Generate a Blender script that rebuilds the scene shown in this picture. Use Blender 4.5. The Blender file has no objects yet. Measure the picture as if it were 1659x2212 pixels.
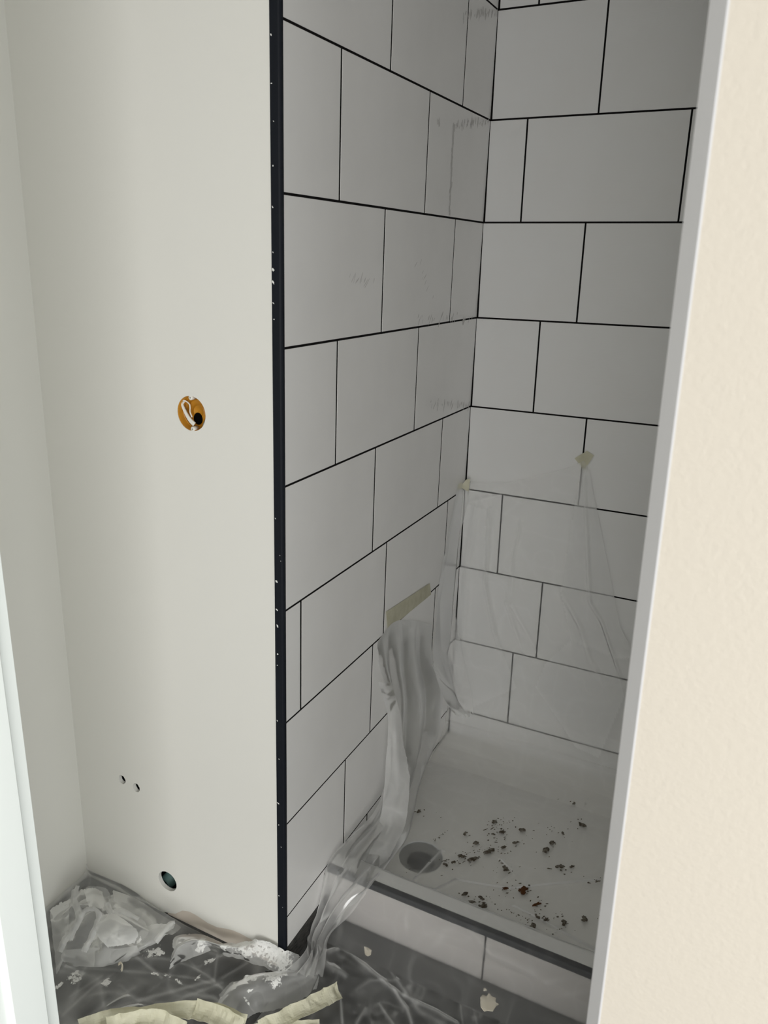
import bpy, bmesh, math, random
import numpy as np
from mathutils import Vector, Matrix

random.seed(7); RNG = np.random.default_rng(11)
S = bpy.context.scene
COL = S.collection

# ------------------------------------------------------------------ camera
FPX = 1701.48
CAM = np.array([0.76219, -1.16303, 1.41349])
RGT = np.array([0.89649398, 0.44169842, 0.03465607])
UP_ = np.array([-0.16771464, 0.26591984, 0.94929365])
FWD = np.array([-0.41008577, 0.85684838, -0.31247483])
UP_ = np.array(UP_) - FWD*np.dot(UP_, FWD); UP_ /= np.linalg.norm(UP_)
RGT = np.cross(FWD, UP_)
cd = bpy.data.cameras.new('camera'); cam = bpy.data.objects.new('camera', cd); COL.objects.link(cam)
cam.matrix_world = Matrix(((RGT[0], UP_[0], -FWD[0], CAM[0]), (RGT[1], UP_[1], -FWD[1], CAM[1]),
                           (RGT[2], UP_[2], -FWD[2], CAM[2]), (0, 0, 0, 1)))
cd.sensor_fit = 'HORIZONTAL'; cd.sensor_width = 36; cd.lens = FPX*36/1659
cd.clip_start = .02
cd.dof.use_dof = True; cd.dof.focus_distance = 2.1; cd.dof.aperture_fstop = 15
S.camera = cam
S.cycles.max_bounces = 14; S.cycles.transmission_bounces = 14; S.cycles.transparent_max_bounces = 24; S.cycles.diffuse_bounces = 5; S.cycles.glossy_bounces = 4

# ------------------------------------------------------------------ light and exposure
S.view_settings.view_transform = 'Standard'; S.view_settings.look = 'None'
S.view_settings.gamma = 1; S.view_settings.use_curve_mapping = False
S.view_settings.exposure = 0.0
w = bpy.data.worlds.new('daylight'); S.world = w; w.use_nodes = True
w.node_tree.nodes['Background'].inputs[0].default_value = (.82, .92, 1, 1)
w.node_tree.nodes['Background'].inputs[1].default_value = 0.6
def area(name, loc, target, sx, sy, power, color):
    l = bpy.data.lights.new(name, 'AREA'); l.shape = 'RECTANGLE'; l.size = sx; l.size_y = sy
    l.energy = power; l.color = color
    o = bpy.data.objects.new(name, l); COL.objects.link(o); o.location = loc
    o.rotation_euler = (Vector(target)-Vector(loc)).to_track_quat('-Z', 'Y').to_euler()
    return o
area('window_daylight', (1.84, -3.42, .85), (1.84, 0, .85), 1.9, 1.9, 68, (1, .985, .955))
area('added_side_daylight', (2.82, -1.95, .9), (0, -1.95, .9), 2.3, 1.9, 62, (.97, 1, .97))  # added unseen light from the right, brightens surfaces facing that way

# ------------------------------------------------------------------ helpers
def at(px, py, ax, val):
    d = RGT*((px-829.5)/FPX) - UP_*((py-1106)/FPX) + FWD
    t = (val-CAM[ax])/d[ax]
    return CAM + d*t

def link(name, me, mat=None, parent=None, loc=None):
    o = bpy.data.objects.new(name, me); COL.objects.link(o)
    if mat is not None and not me.materials: me.materials.append(mat)
    if parent is not None: o.parent = parent
    if loc is not None: o.location = loc
    return o
def tag(o, label, cat, group=None):
    o['label'] = label; o['category'] = cat
    if group: o['group'] = group
    return o
def struct(o): o['kind'] = 'structure'; return o
def empty(name, loc=(0, 0, 0)):
    o = bpy.data.objects.new(name, None); o.empty_display_size = .05; COL.objects.link(o); o.location = loc; return o
def mesh_from(verts, faces, smooth=False):
    me = bpy.data.meshes.new('m'); me.from_pydata([tuple(map(float, v)) for v in verts], [], faces); me.update()
    if smooth:
        for p in me.polygons: p.use_smooth = True
    return me
def box_me(x0, x1, y0, y1, z0, z1, bev=0, seg=1):
    bm = bmesh.new(); bmesh.ops.create_cube(bm, size=1)
    for v in bm.verts:
        v.co = Vector(((x0+x1)/2+v.co.x*(x1-x0), (y0+y1)/2+v.co.y*(y1-y0), (z0+z1)/2+v.co.z*(z1-z0)))
    if bev: bmesh.ops.bevel(bm, geom=bm.edges[:], offset=bev, segments=seg, affect='EDGES', profile=.5)
    me = bpy.data.meshes.new('m'); bm.to_mesh(me); bm.free(); return me
def box(name, x0, x1, y0, y1, z0, z1, mat, parent=None, bev=0, seg=1):
    return link(name, box_me(x0, x1, y0, y1, z0, z1, bev, seg), mat, parent)
def join_boxes(lst, bev=0):
    bm = bmesh.new()
    for b in lst:
        me = box_me(*b, bev); bm.from_mesh(me); bpy.data.meshes.remove(me)
    me = bpy.data.meshes.new('m'); bm.to_mesh(me); bm.free(); return me
def lathe(profile, n=40, axis='Z', closed=False):
    V = []; F = []
    for i in range(n):
        a = 2*math.pi*i/n; c, s = math.cos(a), math.sin(a)
        for r, h in profile:
            V.append((r*c, r*s, h) if axis == 'Z' else (r*c, h, r*s))
    m = len(profile)
    for i in range(n):
        j = (i+1) % n
        for k in range(m-1):
            F.append((i*m+k, j*m+k, j*m+k+1, i*m+k+1))
    return mesh_from(V, F, True)
def tube(pts, r, n=8, flat=1.0, up=(0, 1, 0)):
    P = [Vector(p) for p in pts]; V = []; F = []
    for i, p in enumerate(P):
        t = (P[min(i+1, len(P)-1)]-P[max(i-1, 0)]).normalized()
        a = t.cross(Vector(up)).normalized(); b = t.cross(a)
        for k in range(n):
            th = 2*math.pi*k/n
            V.append(p+a*(r*math.cos(th))+b*(r*flat*math.sin(th)))
    for i in range(len(P)-1):
        for k in range(n):
            l = (k+1) % n; F.append((i*n+k, i*n+l, (i+1)*n+l, (i+1)*n+k))
    F.append(tuple(range(n))[::-1]); F.append(tuple((len(P)-1)*n+k for k in range(n)))
    return mesh_from(V, F, True)
def smooth_path(pts, n=8):
    P = np.array(pts, float); Q = np.vstack([2*P[0]-P[1], P, 2*P[-1]-P[-2]]); out = []
    for i in range(1, len(Q)-2):
        for t in np.linspace(0, 1, n, endpoint=False):
            a, b, c, d = Q[i-1:i+3]
            out.append(.5*((2*b)+(c-a)*t+(2*a-5*b+4*c-d)*t*t+(3*b-a-3*c+d)*t**3))
    out.append(P[-1]); return np.array(out)

# ------------------------------------------------------------------ materials
def mat(name, color, rough=.5, spec=.5, metal=0, bump=None, vary=None):
    m = bpy.data.materials.new(name); m.use_nodes = True; nt = m.node_tree; b = nt.nodes['Principled BSDF']
    b.inputs['Base Color'].default_value = (*color, 1); b.inputs['Roughness'].default_value = rough
    b.inputs['Metallic'].default_value = metal; b.inputs['Specular IOR Level'].default_value = spec
    tc = nt.nodes.new('ShaderNodeTexCoord')
    if bump:
        sc, st, di = bump[:3]
        n = nt.nodes.new('ShaderNodeTexNoise'); n.inputs['Scale'].default_value = sc; n.inputs['Detail'].default_value = 4
        if len(bump) > 3:
            mp = nt.nodes.new('ShaderNodeMapping'); mp.inputs['Scale'].default_value = bump[3]
            nt.links.new(tc.outputs['Object'], mp.inputs[0]); nt.links.new(mp.outputs[0], n.inputs['Vector'])
        else: nt.links.new(tc.outputs['Object'], n.inputs['Vector'])
        bp = nt.nodes.new('ShaderNodeBump'); bp.inputs['Strength'].default_value = st; bp.inputs['Distance'].default_value = di
        nt.links.new(n.outputs[0], bp.inputs['Height']); nt.links.new(bp.outputs[0], b.inputs['Normal'])
    if vary:
        sc, c2, lo, hi = vary[:4]
        n = nt.nodes.new('ShaderNodeTexNoise'); n.inputs['Scale'].default_value = sc; n.inputs['Detail'].default_value = 6
        if len(vary) > 4:
            mp = nt.nodes.new('ShaderNodeMapping'); mp.inputs['Scale'].default_value = vary[4]
            nt.links.new(tc.outputs['Object'], mp.inputs[0]); nt.links.new(mp.outputs[0], n.inputs['Vector'])
        else: nt.links.new(tc.outputs['Object'], n.inputs['Vector'])
        r = nt.nodes.new('ShaderNodeValToRGB'); r.color_ramp.elements[0].position = lo; r.color_ramp.elements[1].position = hi
        r.color_ramp.elements[0].color = (*color, 1); r.color_ramp.elements[1].color = (*c2, 1)
        nt.links.new(n.outputs[0], r.inputs[0]); nt.links.new(r.outputs[0], b.inputs['Base Color'])
    return m

M = {}
M['paint'] = mat('white_wall_paint', (.80, .79, .75), .55, .35, bump=(60, .05, .002))
M['cream'] = mat('cream_wall_paint', (.52, .475, .415), .7, .25, bump=(230, .2, .0022))
M['bead'] = mat('corner_bead_paint', (.60, .595, .61), .6, .25)
M['gloss'] = mat('white_gloss_woodwork', (.84, .87, .85), .3, .5, bump=(30, .03, .001))
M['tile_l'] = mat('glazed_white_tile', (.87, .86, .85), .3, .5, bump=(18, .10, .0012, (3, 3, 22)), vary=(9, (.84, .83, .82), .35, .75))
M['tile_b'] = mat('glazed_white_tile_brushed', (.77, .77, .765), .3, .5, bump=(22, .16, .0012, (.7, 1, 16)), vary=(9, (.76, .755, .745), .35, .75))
M['scuff'] = mat('grey_scuff', (.62, .61, .595), .55, .3)
M['tile_k'] = mat('kerb_tile_shaded', (.46, .44, .43), .4, .4)  # white kerb tile darkened: dimming by film and shade is in the colour
M['grout'] = mat('black_grout', (.008, .007, .007), .9, .1)
M['trim'] = mat('black_metal_trim', (.007, .009, .014), .5, .22)
M['tray'] = mat('white_acrylic_tray', (.86, .85, .82), .35, .5)
M['floor'] = mat('dark_stone_floor', (.062, .062, .063), .6, .3, bump=(25, .2, .002), vary=(14, (.10, .10, .098), .35, .7))
M['plank'] = mat('dark_ribbed_backing', (.10, .095, .09), .7, .3, vary=(60, (.03, .03, .03), .4, .6, (1, 1, 9)))
M['board'] = mat('raw_board', (.66, .59, .52), .85, .2, bump=(40, .2, .002))
M['black'] = mat('painted_dark_opening', (.002, .002, .002), .9, .05)
M['unseen_wall'] = mat('unseen_wall_grey', (.58, .58, .57), .9, .1)  # grey for the unseen shower wall, set to cut bounce light
M['cavity'] = mat('dark_cavity', (.03, .03, .03), .9, .1)
M['amber'] = mat('amber_plastic', (.55, .25, .02), .35, .5, vary=(30, (.42, .18, .015), .4, .7))
M['white_pl'] = mat('white_plastic', (.82, .80, .74), .4, .4)
M['steel'] = mat('grey_steel', (.35, .35, .36), .35, .5, metal=.9)
M['pipe'] = mat('green_grey_pipe', (.22, .38, .36), .5, .4)
M['wire'] = mat('grey_wire_sheath', (.30, .36, .38), .5, .4)
M['drain'] = mat('grey_drain_flange', (.30, .30, .29), .4, .5)
M['drain_in'] = mat('dark_drain_well', (.09, .09, .09), .5, .4)
M['dirt'] = mat('brown_grey_dirt', (.09, .075, .055), .9, .1, vary=(120, (.22, .20, .17), .4, .65))
M['rust'] = mat('rusty_brown_dirt', (.10, .045, .02), .9, .1)
M['paintblob'] = mat('dried_white_paint', (.86, .86, .84), .5, .4, bump=(150, .4, .002))
M['chip'] = mat('cream_paint_chip', (.80, .74, .62), .7, .3, bump=(120, .5, .002), vary=(45, (.66, .59, .47), .45, .7))
M['ceil'] = mat('ceiling_paint', (.82, .82, .80), .8, .2)
M['room'] = mat('room_paint', (.80, .78, .74), .8, .2)
M['frame'] = mat('window_frame_white', (.8, .8, .8), .4, .4)

def tape_mat():
    m = bpy.data.materials.new('masking_tape_paper'); m.use_nodes = True; nt = m.node_tree; nt.nodes.clear()
    out = nt.nodes.new('ShaderNodeOutputMaterial'); d = nt.nodes.new('ShaderNodeBsdfDiffuse'); t = nt.nodes.new('ShaderNodeBsdfTranslucent')
    tr = nt.nodes.new('ShaderNodeBsdfTransparent')
    tc = nt.nodes.new('ShaderNodeTexCoord'); n = nt.nodes.new('ShaderNodeTexNoise'); n.inputs['Scale'].default_value = 40; n.inputs['Detail'].default_value = 5
    nt.links.new(tc.outputs['Object'], n.inputs['Vector'])
    r = nt.nodes.new('ShaderNodeValToRGB'); r.color_ramp.elements[0].color = (.74, .72, .57, 1); r.color_ramp.elements[1].color = (.83, .81, .67, 1)
    r.color_ramp.elements[0].position = .35; r.color_ramp.elements[1].position = .65
    nt.links.new(n.outputs[0], r.inputs[0])
    for s in (d, t): nt.links.new(r.outputs[0], s.inputs[0])
    bp = nt.nodes.new('ShaderNodeBump'); bp.inputs['Strength'].default_value = .3; bp.inputs['Distance'].default_value = .002
    nt.links.new(n.outputs[0], bp.inputs['Height']); nt.links.new(bp.outputs[0], d.inputs['Normal'])
    a = nt.nodes.new('ShaderNodeMixShader'); a.inputs[0].default_value = .3
    nt.links.new(d.outputs[0], a.inputs[1]); nt.links.new(t.outputs[0], a.inputs[2])
    b = nt.nodes.new('ShaderNodeMixShader'); b.inputs[0].default_value = .86
    nt.links.new(tr.outputs[0], b.inputs[1]); nt.links.new(a.outputs[0], b.inputs[2]); nt.links.new(b.outputs[0], out.inputs[0])
    return m
M['tape'] = tape_mat()

def film_mat():
    m = bpy.data.materials.new('clear_polythene_film'); m.use_nodes = True; nt = m.node_tree; nt.nodes.clear()
    N = nt.nodes.new; L = nt.links.new
    out = N('ShaderNodeOutputMaterial')
    tr = N('ShaderNodeBsdfTransparent'); tr.inputs[0].default_value = (.975, .975, .97, 1)
    rf = N('ShaderNodeBsdfRefraction'); rf.inputs['IOR'].default_value = 1.10; rf.inputs['Roughness'].default_value = .5; rf.inputs[0].default_value = (.98, .98, .975, 1)
    clear = N('ShaderNodeMixShader'); clear.inputs[0].default_value = .55
    L(tr.outputs[0], clear.inputs[1]); L(rf.outputs[0], clear.inputs[2])
    df = N('ShaderNodeBsdfDiffuse'); df.inputs[0].default_value = (.94, .94, .935, 1)
    tl = N('ShaderNodeBsdfTranslucent'); tl.inputs[0].default_value = (.94, .94, .935, 1)
    sc = N('ShaderNodeMixShader'); sc.inputs[0].default_value = .32
    L(df.outputs[0], sc.inputs[1]); L(tl.outputs[0], sc.inputs[2])
    at_ = N('ShaderNodeAttribute'); at_.attribute_name = 'folds'
    tc = N('ShaderNodeTexCoord'); n = N('ShaderNodeTexNoise'); n.inputs['Scale'].default_value = 28; n.inputs['Detail'].default_value = 5
    L(tc.outputs['Object'], n.inputs['Vector'])
    bp = N('ShaderNodeBump'); bp.inputs['Strength'].default_value = .12; bp.inputs['Distance'].default_value = .004
    L(n.outputs[0], bp.inputs['Height'])
    for s in (df, rf): L(bp.outputs[0], s.inputs['Normal'])
    lw = N('ShaderNodeLayerWeight'); lw.inputs[0].default_value = .5; L(bp.outputs[0], lw.inputs['Normal'])
    pw = N('ShaderNodeMath'); pw.operation = 'POWER'; pw.inputs[1].default_value = 3; L(lw.outputs['Facing'], pw.inputs[0])
    ml = N('ShaderNodeMath'); ml.operation = 'MULTIPLY'; ml.inputs[1].default_value = .30; L(pw.outputs[0], ml.inputs[0])
    ad = N('ShaderNodeMath'); ad.operation = 'ADD'; ad.use_clamp = True; L(ml.outputs[0], ad.inputs[0]); L(at_.outputs['Fac'], ad.inputs[1])
    fm = N('ShaderNodeMixShader'); L(ad.outputs[0], fm.inputs[0]); L(clear.outputs[0], fm.inputs[1]); L(sc.outputs[0], fm.inputs[2])
    gl = N('ShaderNodeBsdfGlossy'); gl.inputs['Roughness'].default_value = .30; L(bp.outputs[0], gl.inputs['Normal'])
    fr = N('ShaderNodeFresnel'); fr.inputs['IOR'].default_value = 1.22; L(bp.outputs[0], fr.inputs['Normal'])
    fin = N('ShaderNodeMixShader'); L(fr.outputs[0], fin.inputs[0]); L(fm.outputs[0], fin.inputs[1]); L(gl.outputs[0], fin.inputs[2])
    pa = N('ShaderNodeAttribute'); pa.attribute_name = 'paint'
    pn = N('ShaderNodeTexNoise'); pn.inputs['Scale'].default_value = 150; pn.inputs['Detail'].default_value = 6; pn.inputs['Roughness'].default_value = .65; L(tc.outputs['Object'], pn.inputs['Vector'])
    sm = N('ShaderNodeMath'); sm.operation = 'ADD'; L(pa.outputs['Fac'], sm.inputs[0]); L(pn.outputs[0], sm.inputs[1])
    mr = N('ShaderNodeMapRange'); mr.inputs['From Min'].default_value = 1.0; mr.inputs['From Max'].default_value = 1.06; L(sm.outputs[0], mr.inputs['Value'])
    pd = N('ShaderNodeBsdfPrincipled'); pd.inputs['Base Color'].default_value = (.86, .86, .84, 1); pd.inputs['Roughness'].default_value = .45
    pb = N('ShaderNodeBump'); pb.inputs['Strength'].default_value = .5; pb.inputs['Distance'].default_value = .004; L(sm.outputs[0], pb.inputs['Height']); L(pb.outputs[0], pd.inputs['Normal'])
    fp_ = N('ShaderNodeMixShader'); L(mr.outputs[0], fp_.inputs[0]); L(fin.outputs[0], fp_.inputs[1]); L(pd.outputs[0], fp_.inputs[2])
    L(fp_.outputs[0], out.inputs[0])
    return m
M['film'] = film_mat()

# ------------------------------------------------------------------ the setting
FZ = -.152; CZ = 2.42; D = .9845; BS = -.0095; BT = .0167; HR = .25; G = .00225
def yb(x): return D + BS*x
struct(box('floor', -1.6, 2.9, -3.6, .30, FZ-.1, FZ, M['floor']))
struct(box('ceiling', -1.6, 2.9, -3.6, 1.15, CZ, CZ+.1, M['ceil']))
# drywall in front of us, with its pipe and box holes (2D curve with holes, 14 mm thick)
def poly_wall(name, outer, holes, y0, th, material):
    cu = bpy.data.curves.new('c', 'CURVE'); cu.dimensions = '2D'; cu.fill_mode = 'BOTH'; cu.extrude = th/2
    def sp(pts):
        s = cu.splines.new('POLY'); s.points.add(len(pts)-1); s.use_cyclic_u = True
        for i, (x, z) in enumerate(pts): s.points[i].co = (x, z, 0, 1)
    sp(outer)
    for h in holes: sp(h)
    tmp = bpy.data.objects.new('t', cu); COL.objects.link(tmp)
    dg = bpy.context.evaluated_depsgraph_get(); me = bpy.data.meshes.new_from_object(tmp.evaluated_get(dg))
    bpy.data.objects.remove(tmp); bpy.data.curves.remove(cu)
    for v in me.vertices: v.co = Vector((v.co.x, y0+th/2-v.co.z, v.co.y))
    me.materials.clear(); me.flip_normals(); me.update()
    return link(name, me, material)
def ring(cx, cz, r, n=36, rag=0.0, sq=1.0):
    out = []
    for i in range(n):
        a = 2*math.pi*i/n; rr = r*(1+rag*random.uniform(-1, 1)); out.append((cx+rr*math.cos(a), cz+rr*sq*math.sin(a)))
    return out
bott = [(-.66, FZ+.001), (-.36, FZ+.001)]
for px_, py_ in [(378, 1974), (394, 1967), (408, 1969), (422, 1976), (436, 1985), (449, 1994), (469, 2003), (488, 2006), (504, 2010), (520, 2017), (531, 2023), (546, 2031), (570, 2043), (586, 2052), (601, 2062)]:
    q_ = at(px_, py_, 1, 0); bott.append((q_[0], max(q_[2], FZ+.001)))
bott.append((-.018, bott[-1][1]))
wb = struct(poly_wall('wall_back', [(-.66, CZ)]+bott+[(-.018, CZ)],
     [ring(-.205, 1.1125, .0335), ring(-.460, .2, .0105, 18, .10, 1.15), ring(-.416, .193, .0105, 18, .12, 1.1), ring(-.338, -.047, .0275, 40, .012)], 0, .0095, M['paint']))
# raw board strip showing below the paint at the wall foot
struct(box('baseboard_back', -.345, -.0195, .0012, .0085, FZ, -.088, M['board']))
# left wall (leans a hair), dark cavity behind the drywall
lw = mesh_from([(-.6085, .9, FZ), (-.6085, -.5, FZ), (-.589, -.5, CZ), (-.589, .9, CZ), (-.75, .9, FZ), (-.75, -.5, FZ), (-.75, -.5, CZ), (-.75, .9, CZ)],
               [(0, 1, 2, 3), (4, 7, 6, 5), (1, 5, 6, 2), (0, 3, 7, 4), (3, 2, 6, 7), (0, 4, 5, 1)])
struct(link('wall_left', lw, M['paint']))
struct(box('wall_cavity_back', -.75, -.03, .20, .26, FZ, CZ, M['cavity']))
# shower walls: black grout bed with proud tiles
sl = struct(box('wall_shower_left', -.030, -.0006, .002, 1.1, FZ, CZ, M['grout']))
sb_me = mesh_from([(-.03, yb(-.03)+.0008, FZ), (1.05, yb(1.05)+.0008, FZ), (1.05, yb(1.05)+.0008, CZ), (-.03, yb(-.03)+.0008, CZ),
                   (-.03, 1.15, FZ), (1.05, 1.15, FZ), (1.05, 1.15, CZ), (-.03, 1.15, CZ)],
                  [(0, 1, 2, 3), (5, 4, 7, 6), (4, 0, 3, 7), (1, 5, 6, 2), (3, 2, 6, 7), (4, 5, 1, 0)])
sb = struct(link('wall_shower_back', sb_me, M['grout']))
TB = -.086
rowsL = {-1: [.394, .79], 0: [.265, .662], 1: [.394, .793], 2: [.062, .452, .850], 3: [.375, .772], 4: [.193, .584], 5: [.384, .779], 6: [.192, .585],
         7: [.387, .782], 8: [.19, .585], 9: [.387, .782]}
rowsB = {-1: [.64], 0: [.198, .595], 1: [.267, .663], 2: [.122, .545, .92], 3: [.340, .736], 4: [.186, .582], 5: [.280, .676], 6: [.104, .500, .896],
         7: [.278, .674], 8: [.104, .5, .896], 9: [.278, .674]}
cache = {}
def tile_me(w_, h_, side):
    key = (round(w_, 4), round(h_, 4), side)
    if key not in cache:
        cache[key] = box_me(-.008, 0, 0, w_, 0, h_, .0003) if side == 'l' else box_me(0, w_, 0, .008, 0, h_, .0003)
    return cache[key]
XR = .93; TZ = -.090
for k in range(-1, 10):
    z0 = TB if k < 0 else k*HR+G; z1 = min((k+1)*HR-G, CZ-.002)
    e = [.006]+rowsL[k]+[D-.001]
    for i in range(len(e)-1):
        a = e[i]+(.0029 if i else 0); b = e[i+1]-(.0029 if i < len(e)-2 else .001)
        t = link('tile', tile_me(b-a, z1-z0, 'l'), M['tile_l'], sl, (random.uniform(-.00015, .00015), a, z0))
    e = [0.0045]+rowsB[k]+[XR]
    for i in range(len(e)-1):
        a = e[i]+(G if i else 0); b = e[i+1]-(G if i < len(e)-2 else 0)
        zz = z0 if k >= 0 else TZ-.016-BT*a
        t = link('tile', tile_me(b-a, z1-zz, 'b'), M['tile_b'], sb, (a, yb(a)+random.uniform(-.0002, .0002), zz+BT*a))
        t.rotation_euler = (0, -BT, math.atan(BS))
# faint rubbed scuffs on the left tiles, by the corner
SCUFF = []
def scuff(ax_, ay_, bx_, by_, n, r, el, ang, jit=2.0):
    for t in np.linspace(0, 1, n):
        SCUFF.append((at(ax_+(bx_-ax_)*t+random.gauss(0, jit*.5), ay_+(by_-ay_)*t+random.gauss(0, jit), 0, .0002), (1, 0, 0), r*random.uniform(.5, 1.2), el*random.uniform(.7, 1.3), ang+random.uniform(-.25, .25)))
scuff_jobs = [(980, 272, 971, 462, 44, .0030, 3.0, .9, 1.0), (1056, 264, 978, 272, 26, .0026, 3.4, .6, 3.0), (1072, 24, 1004, 34, 24, .0026, 3.4, .6, 3.0), (945, 262, 950, 270, 4, .003, 3, .9, 2), (1020, 690, 900, 684, 22, .002, 5, .25, 6.0), (1012, 878, 930, 872, 22, .0022, 4.5, .4, 4.0), (760, 598, 800, 612, 10, .0012, 9, .1, 6.0), (905, 560, 930, 640, 8, .0012, 6, .1, 8.0)]
# strip of ribbed backing seen under the lowest tiles of the left wall
struct(box('trim_2', -.012, -.0003, .004, .17, FZ, TB-.002, M['plank']))
# black corner profile
tr_pts = [(-.0195, -.0022), (-.004, -.0030), (-.0012, -.0022), (.0004, 0.000), (.0006, .0058), (-.0195, .0058)]
V = [(x, y, z) for z in (FZ, CZ) for x, y in tr_pts]; n = len(tr_pts)
F = [(i, (i+1) % n, n+(i+1) % n, n+i) for i in range(n)]+[tuple(range(n))[::-1], tuple(range(n, 2*n))]
t1 = struct(link('trim_1', mesh_from(V, F), M['trim']))
def blob_mesh(items, th=.0007):
    """items: (centre, normal, radius, elongation, direction); low irregular domes joined into one mesh"""
    V = []; F = []
    for c, nrm, r, el, ang in items:
        nrm = Vector(nrm).normalized(); u = nrm.orthogonal().normalized(); v = nrm.cross(u)
        uu = u*math.cos(ang)+v*math.sin(ang); vv = nrm.cross(uu); c = Vector(c); k = 13; b = len(V)
        ph = random.uniform(0, 6.3); rr = [r*(1+.28*math.sin(2*math.pi*i/k*2+ph)+random.uniform(-.38, .38)) for i in range(k)]
        for s, hgt in ((1, 0), (.62, th*.8)):
            for i in range(k):
                a = 2*math.pi*i/k; V.append(c+uu*(rr[i]*el*s*math.cos(a))+vv*(rr[i]*s*math.sin(a))+nrm*(hgt+.0001))
        V.append(c+nrm*(th+.0001))
        for i in range(k):
            j = (i+1) % k; F.append((b+i, b+j, b+k+j, b+k+i)); F.append((b+k+i, b+k+j, b+2*k))
    return mesh_from(V, F, True)
for a_ in scuff_jobs: scuff(*a_)
o = link('scuff_marks', blob_mesh(SCUFF, .00012), M['scuff'], sl); o['kind'] = 'stuff'
fl = []
for y, l, x in [(75, 8, 0), (180, 6, 0), (262, 4, 4), (358, 6, 2), (447, 7, 0), (545, 5, 0), (583, 16, 0), (610, 14, 0), (655, 8, 0), (690, 6, 1), (1120, 5, 0), (1200, 4, 9), (1212, 5, 11),
                (1256, 14, 1), (1317, 10, 1), (1352, 13, 2), (1413, 9, 2), (1437, 6, 1), (1557, 8, 0), (1640, 5, 3), (1735, 12, 0), (1782, 6, 1), (1830, 5, 6), (1935, 7, 0), (1960, 4, 8)]:
    xl = 583+(602-583)*y/2040
    p = at(xl+1.5+x, y, 1, -.0026); fl.append((p, (0, -1, 0), .0007*l/8+.0004, 1.0+l/14, math.pi/2))
o = link('paint_fleck', blob_mesh(fl, .0004), M['paintblob'], t1); o['kind'] = 'stuff'

# door wall, cream side towards us, with the door lining on the left
DY0, DY1 = -.62, -.50; XJ = -.127; XC = .7068
struct(box('wall_front_left', -1.6, XJ-.03, DY0, DY1, FZ, CZ, M['paint']))
wr_me = join_boxes([(XC, 2.9, DY0, DY1, FZ, CZ)])
wr = struct(link('wall_front_right', wr_me, M['cream']))
# chamfered corner bead along the cream wall's edge; the wall end leans a hair out of plumb
def lean(me):
    for v in me.vertices:
        if v.co.x < 1.2: v.co.x -= .0235*(v.co.z-1.556)
c = .0128
bp = [(XC, DY0-.0004), (XC, DY0+.09), (XC-c+.004, DY0+.09), (XC-c, DY0+.05), (XC-c, DY0+.016), (XC-.0015, DY0-.0002)]
n = len(bp)
V = [(x, y, z) for z in (FZ, CZ) for x, y in bp]
F = [(i, (i+1) % n, n+(i+1) % n, n+i) for i in range(n)]+[tuple(range(n))[::-1], tuple(range(n, 2*n))]
bme = mesh_from(V, F); lean(bme); lean(wr.data)
link('corner_bead', bme, M['bead'], wr)
struct(box('wall_front_head', XJ-.03, .685, DY0, DY1, 2.25, CZ, M['cream']))
# door lining: board, stop, far edge
jm = join_boxes([(XJ-.03, XJ, DY0-.012, DY1+.004, FZ, 2.25)], .0012)
jb = struct(link('door_1', jm, M['gloss']))
link('door_stop', join_boxes([(XJ-.004, XJ+.010, -.583, -.521, FZ, 2.25)], .0035), M['gloss'], jb)
# rest of the two rooms
struct(box('wall_shower_right', XR+.001, XR+.1, -.5, 1.15, FZ, CZ, M['unseen_wall']))  # out of view; its grey was picked to lessen bounce in the shower
struct(box('wall_room_left', -1.7, -1.6, -3.6, -.5, FZ, CZ, M['room']))
struct(link('wall_room_right', join_boxes([(2.9, 3.0, -3.6, -3.15, FZ, CZ), (2.9, 3.0, -.75, -.5, FZ, CZ), (2.9, 3.0, -3.15, -.75, FZ, -.1), (2.9, 3.0, -3.15, -.75, 1.9, CZ)]), M['room']))
struct(link('added_side_window', join_boxes([(2.93, 2.98, -3.15, -3.09, -.1, 1.9), (2.93, 2.98, -.81, -.75, -.1, 1.9), (2.93, 2.98, -3.09, -.81, -.1, -.04), (2.93, 2.98, -3.09, -.81, 1.84, 1.9), (2.935, 2.975, -1.98, -1.92, -.04, 1.84)], .003), M['frame']))  # unseen frame made up to go with the added side light
struct(link('wall_room_window', join_boxes([(-1.6, .25, -3.6, -3.5, FZ, CZ), (2.85, 2.9, -3.6, -3.5, FZ, CZ), (.25, 2.85, -3.6, -3.5, FZ, -.12), (.25, 2.85, -3.6, -3.5, 1.85, CZ)]), M['room']))
wf = struct(link('window_1', join_boxes([(.25, .31, -3.59, -3.53, -.12, 1.85), (2.79, 2.85, -3.59, -3.53, -.12, 1.85), (.31, 2.79, -3.59, -3.53, -.12, -.06), (.31, 2.79, -3.59, -3.53, 1.79, 1.85), (1.52, 1.58, -3.58, -3.54, -.06, 1.79)], .003), M['frame']))

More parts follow.
